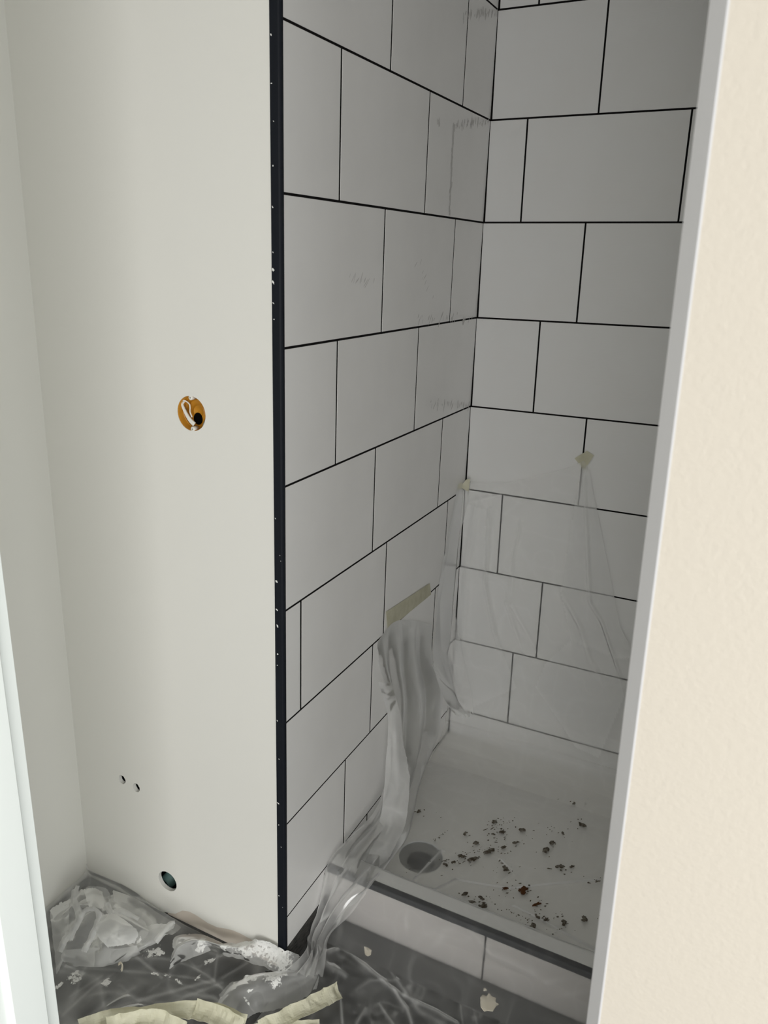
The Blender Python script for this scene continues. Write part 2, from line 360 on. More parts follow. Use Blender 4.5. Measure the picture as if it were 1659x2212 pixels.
# ------------------------------------------------------------------ shower tray, drain, kerb
tray = empty('shower_tray', (.46, .6, FZ)); tag(tray, 'white square shower tray with round waste, spotted with dirt, at the back under clear film', 'shower tray')
TZ = -.090
def child(name, me, m, p):
    o = link(name, me, m, p); o.matrix_parent_inverse = Matrix.Translation(-p.location); return o
dc = (.152, .413)
bm = bmesh.new()
hole = [bm.verts.new((dc[0]+.0575*math.cos(a), dc[1]+.0575*math.sin(a), TZ)) for a in np.linspace(0, 2*math.pi, 48, endpoint=False)]
x0, x1, y0, y1 = -.0004, XR, .233, .9835
def square_pt(a):
    cx, sy = math.cos(a), math.sin(a); t = 1e9
    if cx > 1e-9: t = min(t, (x1-dc[0])/cx)
    if cx < -1e-9: t = min(t, (x0-dc[0])/cx)
    if sy > 1e-9: t = min(t, (y1-dc[1])/sy)
    if sy < -1e-9: t = min(t, (y0-dc[1])/sy)
    return (dc[0]+cx*t, dc[1]+sy*t, TZ)
oute = [bm.verts.new(square_pt(a)) for a in np.linspace(0, 2*math.pi, 48, endpoint=False)]
for i in range(48): bm.faces.new((hole[i], oute[i], oute[(i+1) % 48], hole[(i+1) % 48]))
for crn in ((x0, y0), (x1, y0), (x1, y1), (x0, y1)):
    cv = bm.verts.new((*crn, TZ))
    for i in range(48):
        a, b = oute[i].co, oute[(i+1) % 48].co
        if abs(a.x-b.x) > 1e-6 and abs(a.y-b.y) > 1e-6:
            m_ = ((a+b)/2-cv.co).length
            if m_ < .12 or (min(a.x, b.x) <= crn[0] <= max(a.x, b.x) and min(a.y, b.y) <= crn[1] <= max(a.y, b.y)):
                bm.faces.new((oute[i], cv, oute[(i+1) % 48]))
bmesh.ops.recalc_face_normals(bm, faces=bm.faces[:])
for f in bm.faces:
    if f.normal.z < 0: f.normal_flip()
me = bpy.data.meshes.new('m'); bm.to_mesh(me); bm.free()
child('basin', me, M['tray'], tray)
child('basin_side', join_boxes([(.002, XR, .2335, .243, FZ, TZ-.003), (.002, XR, .966, .975, FZ, TZ-.003), (XR-.01, XR, .243, .966, FZ, TZ-.003), (.002, .012, .243, .966, FZ, TZ-.003)]), M['tray'], tray)
fr_ = child('drain_flange', lathe([(.0575, TZ-.0005), (.055, TZ-.002), (.047, TZ-.004), (.036, TZ-.010), (.0345, TZ-.014)]), M['drain'], tray)
me = lathe([(.0345, TZ-.014), (.032, TZ-.022), (.018, TZ-.024), (.0001, TZ-.025)]); dw = child('drain_well', me, M['drain_in'], tray)
for o in (fr_, dw):
    for v in o.data.vertices: v.co.x += dc[0]; v.co.y += dc[1]

CY = .180
curb = empty('shower_kerb', (.46, .2, FZ)); tag(curb, 'low white tiled shower kerb with a black top edge strip, under clear film', 'kerb')
child('core', join_boxes([(.002, XR, CY+.014, .2325, FZ, -.0085)]), M['grout'], curb)
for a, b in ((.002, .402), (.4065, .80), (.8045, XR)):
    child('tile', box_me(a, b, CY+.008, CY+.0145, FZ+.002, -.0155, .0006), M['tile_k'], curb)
for a, b in ((.002, .80), (.8045, XR)):
    child('tile', box_me(a, b, CY+.0165, .2335, -.008, -.0005, .0006), M['tile_b'], curb)
child('edge_strip', join_boxes([(.001, XR, CY-.001, CY+.004, -.015, .0005), (.001, XR, CY+.004, CY+.0155, -.006, .0005)], .0006), M['trim'], curb)

# ------------------------------------------------------------------ junction box, cable, waste pipe
BX, BZ = -.205, 1.1125
jb_ = empty('junction_box', (BX, .001, BZ)); tag(jb_, 'round amber plastic back box sunk in the white drywall at eye level', 'junction box')
def rel(me):
    return me
shell = lathe([(.0335, .0), (.0325, .001), (.0318, .019), (.0300, .021), (.0240, .021), (.0235, .0200), (.0225, .021), (.0125, .021), (.0120, .0200), (.0110, .021), (.0005, .021)], 48, 'Y')
link('shell', shell, M['amber'], jb_)
link('rim', lathe([(.0333, .0135), (.0300, .0142), (.0300, .0165), (.0318, .017)], 48, 'Y'), M['amber'], jb_)
for s in (1, -1):
    me = lathe([(.0002, -.0008), (.0042, -.0006), (.0048, .0), (.0048, .012), (.0002, .012)], 16, 'Y')
    o = link('lug', me, M['white_pl'], jb_, (-.001*s, 0, s*.0300))
    link('lug_screw', lathe([(.0001, -.0013), (.0013, -.0012), (.0014, -.0006)], 10, 'Y'), M['steel'], o)
link('side_screw', lathe([(.0001, -.001), (.0026, -.0008), (.0028, .004)], 12, 'Y'), M['steel'], jb_, (-.0275, .012, .0015))
ko = [(.0005, .0440)]; me = lathe([(.0002, .0190), (.0098, .0190), (.0104, .0207)], 20, 'Y'); link('knockout', me, M['black'], jb_, (-.0015, 0, -.0135))  # black disc painted for the dark inside the open hole
for v in me.vertices: v.co.z *= 1.15
cb = empty('cable', (BX, .03, BZ)); tag(cb, 'white stripped flat cable coiled inside the round amber back box', 'cable')
p = smooth_path([(-.022, .012, .020), (-.0255, .010, .014), (-.0235, .012, .004), (-.016, .012, -.008), (-.009, .012, -.016), (-.001, .013, -.0225)], 6)
def ribbon(path, wid, th, side):
    V = []; F = []; P = np.array(path); side = np.array(side, float)
    for i, q in enumerate(P):
        t = P[min(i+1, len(P)-1)]-P[max(i-1, 0)]; t /= np.linalg.norm(t)
        sd = side-t*np.dot(side, t); sd /= np.linalg.norm(sd); nn = np.cross(t, sd)
        wv = wid[i] if hasattr(wid, '__len__') else wid
        for a, b in ((-1, -1), (1, -1), (1, 1), (-1, 1)): V.append(q+sd*a*wv/2+nn*b*th/2)
    for i in range(len(P)-1):
        for k in range(4):
            l = (k+1) % 4; F.append((i*4+k, i*4+l, i*4+4+l, i*4+4+k))
    F.append((3, 2, 1, 0)); e = (len(P)-1)*4; F.append((e, e+1, e+2, e+3))
    return mesh_from(V, F)
link('sheath', ribbon(p, np.linspace(.003, .009, len(p)), .0022, (1, 0, .55)), M['white_pl'], cb, (0, -.034, 0))
p2 = smooth_path([(-.026, .012, .0205), (-.020, .011, .0215), (-.016, .018, .0150), (-.014, .018, .008), (-.011, .014, .0), (-.006, .013, -.009)], 6)
link('core_wire', tube(p2, .0014), M['white_pl'], cb, (0, -.034, 0))
p3 = smooth_path([(.0165, .030, -.008), (.0185, .022, -.014), (.0195, .014, -.022)], 6)
link('earth_wire', tube(p3, .0016), M['wire'], cb, (0, -.034, 0))
wp = tag(link('waste_pipe', lathe([(.016, -.02), (.019, -.02), (.019, .16), (.016, .16), (.016, -.02)], 28, 'Y'), M['pipe'], None, (-.376, .045, -.098)),
         'dull green waste pipe end inside the large round hole low in the drywall', 'pipe')

# ------------------------------------------------------------------ clear film
def vnoise(P, s, seed):
    """smooth 3D value noise, numpy"""
    r = np.random.default_rng(seed); T = r.random((32, 32, 32)); Q = P*s+100.0
    i = np.floor(Q).astype(int); f = Q-i; f = f*f*(3-2*f); i %= 32; j = (i+1) % 32
    def g(a, b, c): return T[a, b, c]
    x0, y0, z0 = i.T; x1, y1, z1 = j.T; fx, fy, fz = f.T
    return ((g(x0, y0, z0)*(1-fx)+g(x1, y0, z0)*fx)*(1-fy)+(g(x0, y1, z0)*(1-fx)+g(x1, y1, z0)*fx)*fy)*(1-fz) + \
           ((g(x0, y0, z1)*(1-fx)+g(x1, y0, z1)*fx)*(1-fy)+(g(x0, y1, z1)*(1-fx)+g(x1, y1, z1)*fx)*fy)*fz
def crumple(P, s, seed):
    """sharp random creases: folded (abs) noise"""
    return 1-2*np.abs(2*vnoise(P, s, seed)-1)
def seg_dist(P, line):
    best = np.full(len(P), 1e9); L = np.array(line)
    for a, b in zip(L[:-1], L[1:]):
        ab = b-a; t = np.clip(((P-a)@ab)/max(ab@ab, 1e-12), 0, 1); best = np.minimum(best, np.linalg.norm(P-(a+t[:, None]*ab), axis=1))
    return best
def in_poly(x, y, poly):
    c = np.zeros(len(x), bool); n = len(poly); j = n-1
    for i in range(n):
        xi, yi = poly[i]; xj, yj = poly[j]
        with np.errstate(divide='ignore', invalid='ignore'):
            k = ((yi > y) != (yj > y)) & (x < (xj-xi)*(y-yi)/(yj-yi+1e-12)+xi)
        c ^= k; j = i
    return c
def build_film(name, P, nu, nv, folds, keep=None, parent=None):
    idx = np.arange(nu*nv).reshape(nv, nu)
    quads = np.stack([idx[:-1, :-1], idx[:-1, 1:], idx[1:, 1:], idx[1:, :-1]], -1).reshape(-1, 4)
    if keep is not None: quads = quads[keep[quads].all(1)]
    used = np.unique(quads); remap = np.full(nu*nv, -1); remap[used] = np.arange(len(used))
    me = bpy.data.meshes.new(name); me.from_pydata(P[used].tolist(), [], remap[quads].tolist()); me.update()
    a = me.attributes.new('folds', 'FLOAT', 'POINT'); a.data.foreach_set('value', np.clip(folds[used], 0, .95).astype(np.float32))
    for p in me.polygons: p.use_smooth = True
    return link(name, me, M['film'], parent)
def lattice(rows, nu, nv):
    R_ = [smooth_resample(r, nu) for r in rows]; R_ = np.array(R_)
    return np.stack([smooth_resample(R_[:, i], nv) for i in range(nu)], 1).reshape(-1, 3)
def smooth_resample(pts, n):
    P = np.array(pts, float); Q = np.vstack([2*P[0]-P[1], P, 2*P[-1]-P[-2]]); t = np.linspace(0, len(P)-1, n); i = np.minimum(t.astype(int), len(P)-2); f = (t-i)[:, None]
    a, b, c, d = Q[i], Q[i+1], Q[i+2], Q[i+3]
    return .5*((2*b)+(c-a)*f+(2*a-5*b+4*c-d)*f*f+(3*b-a-3*c+d)*f**3)
def normals(P, nu, nv):
    G_ = P.reshape(nv, nu, 3); du = np.gradient(G_, axis=1); dv = np.gradient(G_, axis=0); n_ = np.cross(du, dv).reshape(-1, 3)
    return n_/np.maximum(np.linalg.norm(n_, axis=1, keepdims=True), 1e-9)

# --- main sheet: down the shower back wall, over the tray and the kerb, out across the floor
def prof(zt):
    """section from the taped top down the wall, over tray, kerb and floor: (y, z)"""
    return np.array([(.968, zt), (.962, .30+.0*zt), (.945, .08), (.915, -.02), (.87, -.068), (.80, TZ+.006), (.60, TZ+.006), (.34, TZ+.007), (.275, TZ+.012), (.243, -.03), (.234, .004),
                     (.205, .0035), (.1775, .0032), (.1725, -.012), (.164, -.06), (.140, -.105), (.105, FZ+.006), (.05, FZ+.004), (-.20, FZ+.004), (-.47, FZ+.004)])
NUA, NVA = 250, 720
X = np.linspace(.012, XR-.012, NUA)
ztop = np.interp(X, [0, .05, .15, .30, .345, .36, .50, .62, .9], [.775, .782, .800, .862, .893, .875, .43, .25, .15])
cols = []
for i, x in enumerate(X):
    pr = prof(ztop[i]); pr[1, 1] = min(.30, ztop[i]-.05); pr[2, 1] = min(.08, pr[1, 1]-.04)
    s = np.r_[0, np.cumsum(np.linalg.norm(np.diff(pr, axis=0), axis=1))]; s /= s[-1]
    L0 = [0, .30, .62, 1]   # wall part gets 30 %, tray 32 %, kerb and floor 38 % of the rows
    cuts = [0, s[4], s[9], 1]; tt = np.interp(np.linspace(0, 1, NVA), L0, cuts)
    cols.append(np.c_[np.full(NVA, x), np.interp(tt, s, pr[:, 0]), np.interp(tt, s, pr[:, 1])])
PA = np.stack(cols, 1).reshape(-1, 3)
base = PA.copy(); NA = -normals(PA, NUA, NVA)
NA[:] = np.where((base[:, 2] > -.05)[:, None] & (base[:, 1] > .5)[:, None], np.array([[0, -1., 0]]), NA)
NA[(base[:, 1] < .9) & (NA[:, 2] < 0)] *= -1
folds = np.full(len(PA), .05)
wallm = (base[:, 1] > .92) & (base[:, 2] > -.06); traym = (base[:, 1] > .25) & ~wallm; kerbm = (base[:, 1] <= .25) & (base[:, 2] > FZ+.008); floorm = (base[:, 1] <= .25) & ~kerbm
folds[wallm] = .13; folds[traym] = .10; folds[kerbm] = .09; folds[floorm] = .03
disp = np.zeros(len(PA))
disp += .0025*crumple(base, 7, 1)+.0006*crumple(base, 22, 2)
disp[traym] *= .3; disp[kerbm] *= .35
disp[wallm] += .006*(crumple(base[wallm]*np.array([1, 1, .35]), 9, 3)+1)*.5
folds += .06*np.clip(crumple(base, 9, 1), 0, 1)**6 + .05*np.clip(crumple(base, 22, 2), 0, 1)**6
def crease(pts, ax, val, h, wd, hz):
    global disp, folds
    L = np.array([at(x, y, ax, val) for x, y in pts]); d = seg_dist(base, L); disp = disp+h*np.exp(-(d/wd)**2); folds = folds+hz*np.exp(-(d/(wd*.7))**2)
def patch(pts, ax, val, hz, tol=.09):
    global folds
    L = np.array([at(x, y, ax, val) for x, y in pts]); k = [i for i in range(3) if i != ax]
    m = in_poly(base[:, k[0]], base[:, k[1]], L[:, k]) & (np.abs(base[:, ax]-val) < tol); folds[m] += hz
folds[floorm] += .30*np.clip(vnoise(base[floorm], 16, 91)*.6+vnoise(base[floorm], 60, 92)*.5-.45, 0, 1)+.5*np.clip(vnoise(base[floorm], 90, 95)+vnoise(base[floorm], 22, 96)-1.22, 0, 1)+.24*np.clip(crumple(base[floorm], 6, 93), 0, 1)**14+.16*np.clip(crumple(base[floorm], 12, 94), 0, 1)**12
W_ = (1, .965); T_ = (2, TZ+.006); F_ = (2, FZ+.004); C_ = (1, .165)
for pts, h, wd, hz in [([(1060, 1100), (1050, 1260), (1070, 1360), (1100, 1460), (1118, 1500)], .012, .010, .10), ([(1030, 1080), (1010, 1220), (1000, 1400), (1030, 1500)], .016, .016, .06),
     ([(1125, 1125), (1110, 1200), (1105, 1280)], .006, .008, .08), ([(1095, 1300), (1130, 1400), (1160, 1450)], .010, .006, .10), ([(1105, 1305), (1155, 1390), (1180, 1450)], .010, .006, .10),
     ([(1262, 1030), (1268, 1140), (1275, 1300), (1300, 1340), (1350, 1480)], .014, .007, .09), ([(1215, 1280), (1255, 1350), (1275, 1420), (1310, 1480), (1340, 1560)], .014, .010, .10),
     ([(1235, 1380), (1240, 1450)], .004, .004, .10), ([(1160, 1470), (1220, 1560), (1260, 1600)], .010, .008, .12), ([(1155, 1535), (1225, 1600)], .008, .006, .12),
     ([(1005, 1045), (1100, 1032), (1180, 1012), (1240, 992)], .006, .012, .05), ([(1000, 1090), (1040, 1078), (1085, 1066)], .008, .006, .12), ([(1000, 1095), (985, 1160), (975, 1230), (955, 1330)], .01, .005, .14)]:
    crease(pts, *W_, h*.4, wd*.75, hz*1.9)
patch([(1258, 1012), (1240, 1100), (1213, 1275), (1235, 1380), (1330, 1420), (1400, 1420), (1370, 1270), (1272, 1015)], *W_, .36)
patch([(1235, 1380), (1180, 1430), (1160, 1480), (1250, 1600), (1300, 1620), (1350, 1500), (1330, 1420)], *W_, .18)
patch([(1000, 1085), (1050, 1100), (1050, 1260), (1070, 1360), (1120, 1480), (1000, 1530), (985, 1300)], *W_, .12)
for pts, h, wd, hz in [([(1040, 1600), (1120, 1650), (1190, 1690)], .006, .012, .06), ([(960, 1640), (1080, 1670), (1200, 1680)], .005, .010, .06), ([(1030, 1480), (1100, 1560), (1200, 1650)], .008, .016, .05),
     ([(955, 1842), (925, 1875), (900, 1900), (880, 1935)], .008, .007, .16), ([(985, 1905), (1100, 1925), (1180, 1915), (1290, 1905)], .006, .007, .07), ([(985, 1905), (955, 1920), (905, 1945)], .006, .008, .10),
     ([(1110, 1965), (1180, 2000), (1280, 2060)], .006, .012, .05), ([(1080, 1860), (1110, 1890), (1090, 1905)], .004, .006, .06), ([(820, 1760), (850, 1830), (840, 1890)], .010, .012, .05)]:
    crease(pts, *T_, h*.4, wd*.9, hz*1.5)
for pts, h, wd, hz in [([(885, 1925), (876, 1985), (890, 2060)], .006, .008, .16), ([(978, 1955), (962, 2000)], .006, .004, .30), ([(890, 1925), (884, 1950)], .006, .004, .30), ([(1238, 2075), (1245, 2110)], .005, .004, .25),
     ([(1000, 1995), (1060, 2060), (1150, 2100)], .008, .012, .12), ([(930, 2070), (960, 2010), (1000, 1995)], .008, .012, .10), ([(760, 1985), (830, 2020), (900, 2045), (960, 2070)], .006, .010, .10), ([(1180, 2120), (1260, 2110)], .006, .008, .10), ([(1190, 2150), (1280, 2140)], .006, .008, .10)]:
    crease(pts, *C_, h*.5, wd, hz)
for pts, h, wd, hz in [([(722, 2015), (738, 2048), (790, 2090), (850, 2140), (880, 2180), (890, 2212)], .014, .008, .22), ([(738, 2048), (700, 2060), (680, 2080)], .010, .008, .22), ([(780, 2010), (830, 2065), (850, 2110), (880, 2150)], .010, .008, .14),
     ([(850, 2140), (930, 2180), (990, 2212)], .010, .007, .18), ([(735, 2150), (740, 2212)], .008, .006, .20), ([(978, 2080), (990, 2150), (1000, 2212)], .006, .005, .12), ([(820, 2170), (850, 2212)], .006, .006, .15), ([(1010, 2110), (1030, 2212)], .006, .006, .10),
     ([(830, 2055), (930, 2085), (1040, 2130), (1200, 2212)], .006, .010, .07), ([(770, 2140), (800, 2120), (860, 2120)], .006, .008, .10), ([(720, 2090), (745, 2110)], .012, .012, .15), ([(690, 2040), (700, 2080), (720, 2100)], .014, .012, .15), ([(790, 2180), (770, 2212)], .006, .008, .15)]:
    crease(pts, *F_, h*.3, wd*.62, hz*2.2)
PA = base+NA*disp[:, None]
PA[:, 1] = np.where(wallm, np.minimum(PA[:, 1], yb(PA[:, 0])-.003), PA[:, 1]); PA[:, 0] = np.clip(PA[:, 0], .005, XR-.004)
PA[:, 2] = np.maximum(PA[:, 2], FZ+.0015); PA[:, 2] = np.where(traym, np.maximum(PA[:, 2], TZ+.003), PA[:, 2])
PA[:, 2] = np.where(kerbm & (PA[:, 1] > CY-.002), np.maximum(PA[:, 2], np.where(PA[:, 1] < .236, .0018, TZ+.003)), PA[:, 2])
PA[:, 1] = np.where(kerbm & (PA[:, 2] < 0) & (base[:, 1] < .19), np.minimum(PA[:, 1], CY-.003), PA[:, 1])
sheet = build_film('plastic_sheet', PA, NUA, NVA, folds)
tag(sheet, 'large clear dust sheet taped to the shower back wall and spread over the tray', 'plastic sheet')

# dirt lying on the film in the tray
big = [(905, 1752, 6, 1.6), (1258, 1781, 9, 1.3), (1216, 1800, 5, 1.2), (1085, 1797, 7, 1.6), (1128, 1793, 6, 2.2), (1193, 1820, 6, 2.2), (1180, 1836, 8, 1.4), (1057, 1838, 9, 1.8), (1088, 1830, 6, 1.8),
       (998, 1850, 6, 2.6), (1024, 1855, 6, 3.4), (1092, 1876, 9, 1.2), (962, 1868, 5, 1.4), (980, 1862, 5, 1.4), (1091, 1920, 6, 1.4), (1130, 1924, 9, 2.2), (1160, 1953, 5, 2.8), (1040, 1940, 6, 1.6),
       (1042, 1958, 9, 1.3), (1160, 1980, 6, 1.3), (1180, 1986, 6, 1.2), (1218, 1994, 8, 1.2), (1262, 1985, 8, 1.3), (1150, 2002, 8, 1.9), (1210, 1872, 6, 2.0), (1004, 1930, 5, 2.2), (1028, 1820, 5, 2.4),
       (1068, 1775, 5, 2.4), (1240, 1735, 4, 2.0), (1115, 1820, 5, 2.2), (1066, 1802, 4, 1.6), (1005, 1800, 5, 1.5), (1020, 1948, 5, 2.4), (1235, 1872, 4, 2.6), (1292, 1904, 3, 3.0)]
for px, py, r, el in big:
    p = at(px, py, 2, TZ+.0088); rr = r*.00105
    o = link('dirt_smear', blob_mesh([(p, (0, 0, 1), rr, el*.75, random.uniform(-.3, .5))]+[(p+np.array([random.gauss(0, rr*1.6), random.gauss(0, rr*.8), 0]), (0, 0, 1), rr*random.uniform(.2, .45), 1.2, 0) for _ in range(0)], .0016),
              M['rust'] if (px, py) in ((1091, 1920), (1130, 1924), (1160, 1953)) else M['dirt'], sheet)
it = []
for _ in range(260):
    px, py, r, el = random.choice(big); p = at(px+random.gauss(0, 22), py+random.gauss(0, 9), 2, TZ+.0088)
    if p[0] < XR-.02 and p[1] > .25: it.append((p, (0, 0, 1), abs(random.gauss(.0007, .0005))+.0004, random.uniform(1, 2.4), random.uniform(-.4, .6)))
for (ax_, ay_, bx_, by_) in [(870, 1893, 964, 1796), (996, 1846, 1062, 1832), (984, 1864, 1040, 1852), (1094, 1966, 1152, 1990), (1188, 2024, 1212, 2006), (1060, 1790, 1110, 1770), (1078, 1858, 1092, 1872), (925, 1825, 962, 1798)]:
    for t in np.linspace(0, 1, 14):
        p = at(ax_+(bx_-ax_)*t+random.gauss(0, 1.5), ay_+(by_-ay_)*t+random.gauss(0, 1.5), 2, TZ+.0088)
        if math.hypot(p[0]-dc[0], p[1]-dc[1]) > .062 and p[1] > .25: it.append((p, (0, 0, 1), random.uniform(.0005, .0013), 2, .3))
o = link('dirt_specks', blob_mesh(it, .001), M['dirt'], sheet); o['kind'] = 'stuff'

def sheet_from(name, rows, nu, nv, hz, label=None, parent=None, cr=(.006, 12, .003, 30), seed=5, rag=(0, 0, 0, 0), creases=(), keepf=None, lim=None, dust=0, pleat=(0, 1)):
    P = lattice(rows, nu, nv); n_ = normals(P, nu, nv); b0 = P.copy()
    d = cr[0]*crumple(b0, cr[1], seed)+cr[2]*crumple(b0, cr[3], seed+1)
    f = np.full(len(P), hz)+.08*np.clip(crumple(b0, cr[1], seed), 0, 1)**6+.05*np.clip(crumple(b0, cr[3], seed+1), 0, 1)**6
    if pleat[0]:
        uu = np.tile(np.linspace(0, 1, nu), nv); vv = np.repeat(np.linspace(0, 1, nv), nu); ph = uu*pleat[1]+.25*vnoise(np.c_[vv*3, uu*2, uu*0+seed], 1.0, seed+40)
        tri = np.abs(((ph % 1)-.5)*2); d += pleat[0]*(tri**1.5-.5)*np.sin(np.pi*np.clip(vv*3, 0, .5)); f += .10*np.exp(-((tri-1)/.06)**2)+.07*np.exp(-(tri/.05)**2)
    for L, h, wd, z in creases:
        q = seg_dist(b0, np.array(L)); d += h*np.exp(-(q/wd)**2); f += z*np.exp(-(q/(wd*.7))**2)
    P = P+n_*d[:, None]
    U = np.tile(np.linspace(0, 1, nu), nv); Vv = np.repeat(np.linspace(0, 1, nv), nu)
    keep = np.ones(len(P), bool)
    e1 = vnoise(np.c_[Vv*9, U*0, U*0+seed], 2.2, seed+9)*.7+vnoise(np.c_[Vv*30, U*0, U*0+seed], 2.2, seed+8)*.3
    e2 = vnoise(np.c_[U*9, U*0, U*0+seed], 2.2, seed+7)*.7+vnoise(np.c_[U*30, U*0, U*0+seed], 2.2, seed+6)*.3
    keep &= (U >= rag[0]*e1) & (1-U >= rag[1]*e1) & (Vv >= rag[2]*e2) & (1-Vv >= rag[3]*e2)
    if dust: f += dust*np.clip(vnoise(b0, 14, seed+3)*.6+vnoise(b0, 45, seed+4)*.5-.42, 0, 1)+.30*np.clip(crumple(b0, 5.5, seed+30), 0, 1)**14+.22*np.clip(crumple(b0, 11, seed+31), 0, 1)**12
    if lim is not None: P = lim(P)
    o = build_film(name, P, nu, nv, f, keep, parent)
    if label: tag(o, label, 'plastic sheet')
    return o
def pp(*l):
    return [at(x, y, a, v) for x, y, a, v in l]
def lim_main(P):
    P = P.copy(); P[:, 0] = np.where(P[:, 1] > .0, np.maximum(P[:, 0], .003), P[:, 0]); P[:, 2] = np.maximum(P[:, 2], FZ+.002)
    m = (P[:, 1] > CY-.006) & (P[:, 1] < .237); P[:, 2] = np.where(m & (P[:, 2] > -.06), np.maximum(P[:, 2], .003), P[:, 2])
    m = (P[:, 1] > .237) & (P[:, 2] < .2); P[:, 2] = np.where(m, np.maximum(P[:, 2], TZ+.004), P[:, 2])
    P[:, 1] = np.minimum(P[:, 1], .974)
    m = (P[:, 1] > -.012) & (P[:, 0] < .0); P[:, 1] = np.where(m, -.005, P[:, 1])
    return P
# --- drape hanging from the tape on the left tiles down over the kerb end
rowsD = [pp((814, 1388, 0, .004), (850, 1345, 0, .004), (890, 1340, 0, .006), (935, 1350, 0, .008)),
         pp((818, 1440, 0, .008), (855, 1430, 0, .010), (895, 1420, 0, .010), (936, 1430, 0, .014)),
         pp((838, 1510, 0, .016), (866, 1510, 0, .022), (905, 1510, 0, .016), (955, 1500, 0, .022)),
         pp((837, 1600, 0, .024), (862, 1600, 0, .034), (900, 1600, 0, .024), (945, 1590, 0, .030)),
         pp((830, 1690, 0, .034), (858, 1690, 0, .046), (885, 1690, 0, .050), (905, 1690, 0, .052)),
         pp((800, 1760, 0, .030), (835, 1770, 0, .060), (862, 1780, 0, .075), (885, 1790, 0, .085)),
         pp((748, 1812, 0, .014), (780, 1830, 0, .050), (815, 1850, 0, .085), (850, 1855, 0, .110)),
         pp((706, 1866, 1, .172), (740, 1890, 1, .170), (775, 1905, 1, .168), (805, 1915, 1, .166)),
         pp((690, 1950, 1, .13), (705, 1955, 1, .125), (730, 1960, 1, .125), (760, 1975, 1, .13)),
         pp((668, 2020, 1, .075), (675, 2025, 1, .065), (690, 2030, 1, .065), (715, 2025, 1, .075)),
         pp((655, 2060, 2, -.090), (670, 2065, 2, -.085), (685, 2070, 2, -.090), (702, 2080, 2, -.105)),
         pp((600, 2105, 2, -.10), (640, 2110, 2, -.095), (675, 2115, 2, -.10), (695, 2120, 2, -.12))]
dr = sheet_from('plastic_sheet', rowsD, 100, 340, .26, 'torn clear film drape hanging from the long tape strip on the left shower tiles', None, (.0025, 10, .0005, 34), 21, (.02, .02, 0, .03),
    [(pp((740, 1925, 1, .15), (705, 1985, 1, .11)), .012, .004, .5), (pp((738, 1935, 1, .15), (715, 1965, 1, .12), (672, 2010, 1, .075)), .010, .003, .5), (pp((700, 1900, 1, .165), (690, 1960, 1, .125), (668, 2025, 1, .07)), .004, .004, .3),
     (pp((705, 1868, 1, .172), (748, 1812, 0, .014), (800, 1765, 0, .03)), .002, .006, .12), (pp((780, 1780, 0, .03), (760, 1850, 1, .2), (720, 1900, 1, .165)), .006, .006, .18), (pp((690, 1985, 1, .1), (675, 2050, 2, -.09)), .004, .010, .15)], None, lim_main, 0, (.016, 3.6))
def fy(py, xl, xm, xr, xv):
    y0 = at(xl, py, 0, xv)[1]; return pp((xl, py, 0, xv), (xm, py+3, 1, y0+.010), (xr, py+2, 1, y0+.028))
flap = [fy(1472, 816, 832, 848, .018), fy(1542, 836, 850, 867, .022), fy(1600, 836, 855, 874, .028), fy(1645, 832, 856, 884, .034), fy(1700, 828, 858, 889, .040), fy(1772, 818, 848, 880, .046),
        fy(1832, 790, 820, 854, .052), fy(1882, 768, 795, 824, .050), pp((752, 1902, 1, .166), (772, 1908, 1, .164), (792, 1910, 1, .163))]
sheet_from('torn_flap', flap, 70, 240, .34, None, dr, (.0015, 14, .0004, 50), 33, (.04, .10, 0, .05),
    [(pp((862, 1500, 0, .03), (872, 1590, 0, .04), (862, 1625, 0, .045), (884, 1648, 0, .055)), .003, .004, .45), (pp((846, 1490, 0, .03), (850, 1600, 0, .042), (846, 1700, 0, .058)), .003, .006, .12), (pp((860, 1720, 0, .065), (820, 1850, 0, .088)), .003, .008, .12)], None, lim_main)
# loose hanging fold at the inner corner of the shower
cf = [pp((990, 1048, 0, .008), (1002, 1040, 1, .962), (1018, 1040, 1, .96)), pp((978, 1110, 0, .012), (992, 1105, 1, .95), (1010, 1090, 1, .955)), pp((962, 1190, 0, .016), (978, 1190, 1, .94), (992, 1170, 1, .95)),
      pp((948, 1270, 0, .02), (966, 1280, 1, .93), (980, 1280, 1, .94)), pp((940, 1360, 0, .03), (962, 1370, 1, .92), (995, 1380, 1, .93)), pp((936, 1430, 0, .04), (970, 1450, 1, .90), (1010, 1450, 1, .92)),
      pp((955, 1500, 0, .05), (990, 1510, 1, .87), (1020, 1500, 1, .90)), pp((985, 1550, 0, .07), (1005, 1556, 1, .85), (1024, 1550, 1, .87))]
cs = sheet_from('plastic_sheet', cf, 60, 200, .16, 'narrow loose clear film strip hanging down the inner shower corner', None, (.002, 12, .0005, 40), 44, (.02, .03, 0, .05),
    [(pp((985, 1060, 1, .955), (968, 1190, 1, .94), (950, 1330, 1, .92)), .006, .005, .15), (pp((962, 1350, 1, .92), (975, 1400, 1, .91), (982, 1450, 1, .90)), .008, .005, .35), (pp((960, 1355, 1, .92), (983, 1375, 1, .92), (985, 1400, 1, .9)), .006, .004, .3), (pp((940, 1440, 0, .04), (975, 1490, 1, .88), (1020, 1550, 1, .86)), .006, .006, .2)], None, lim_main)

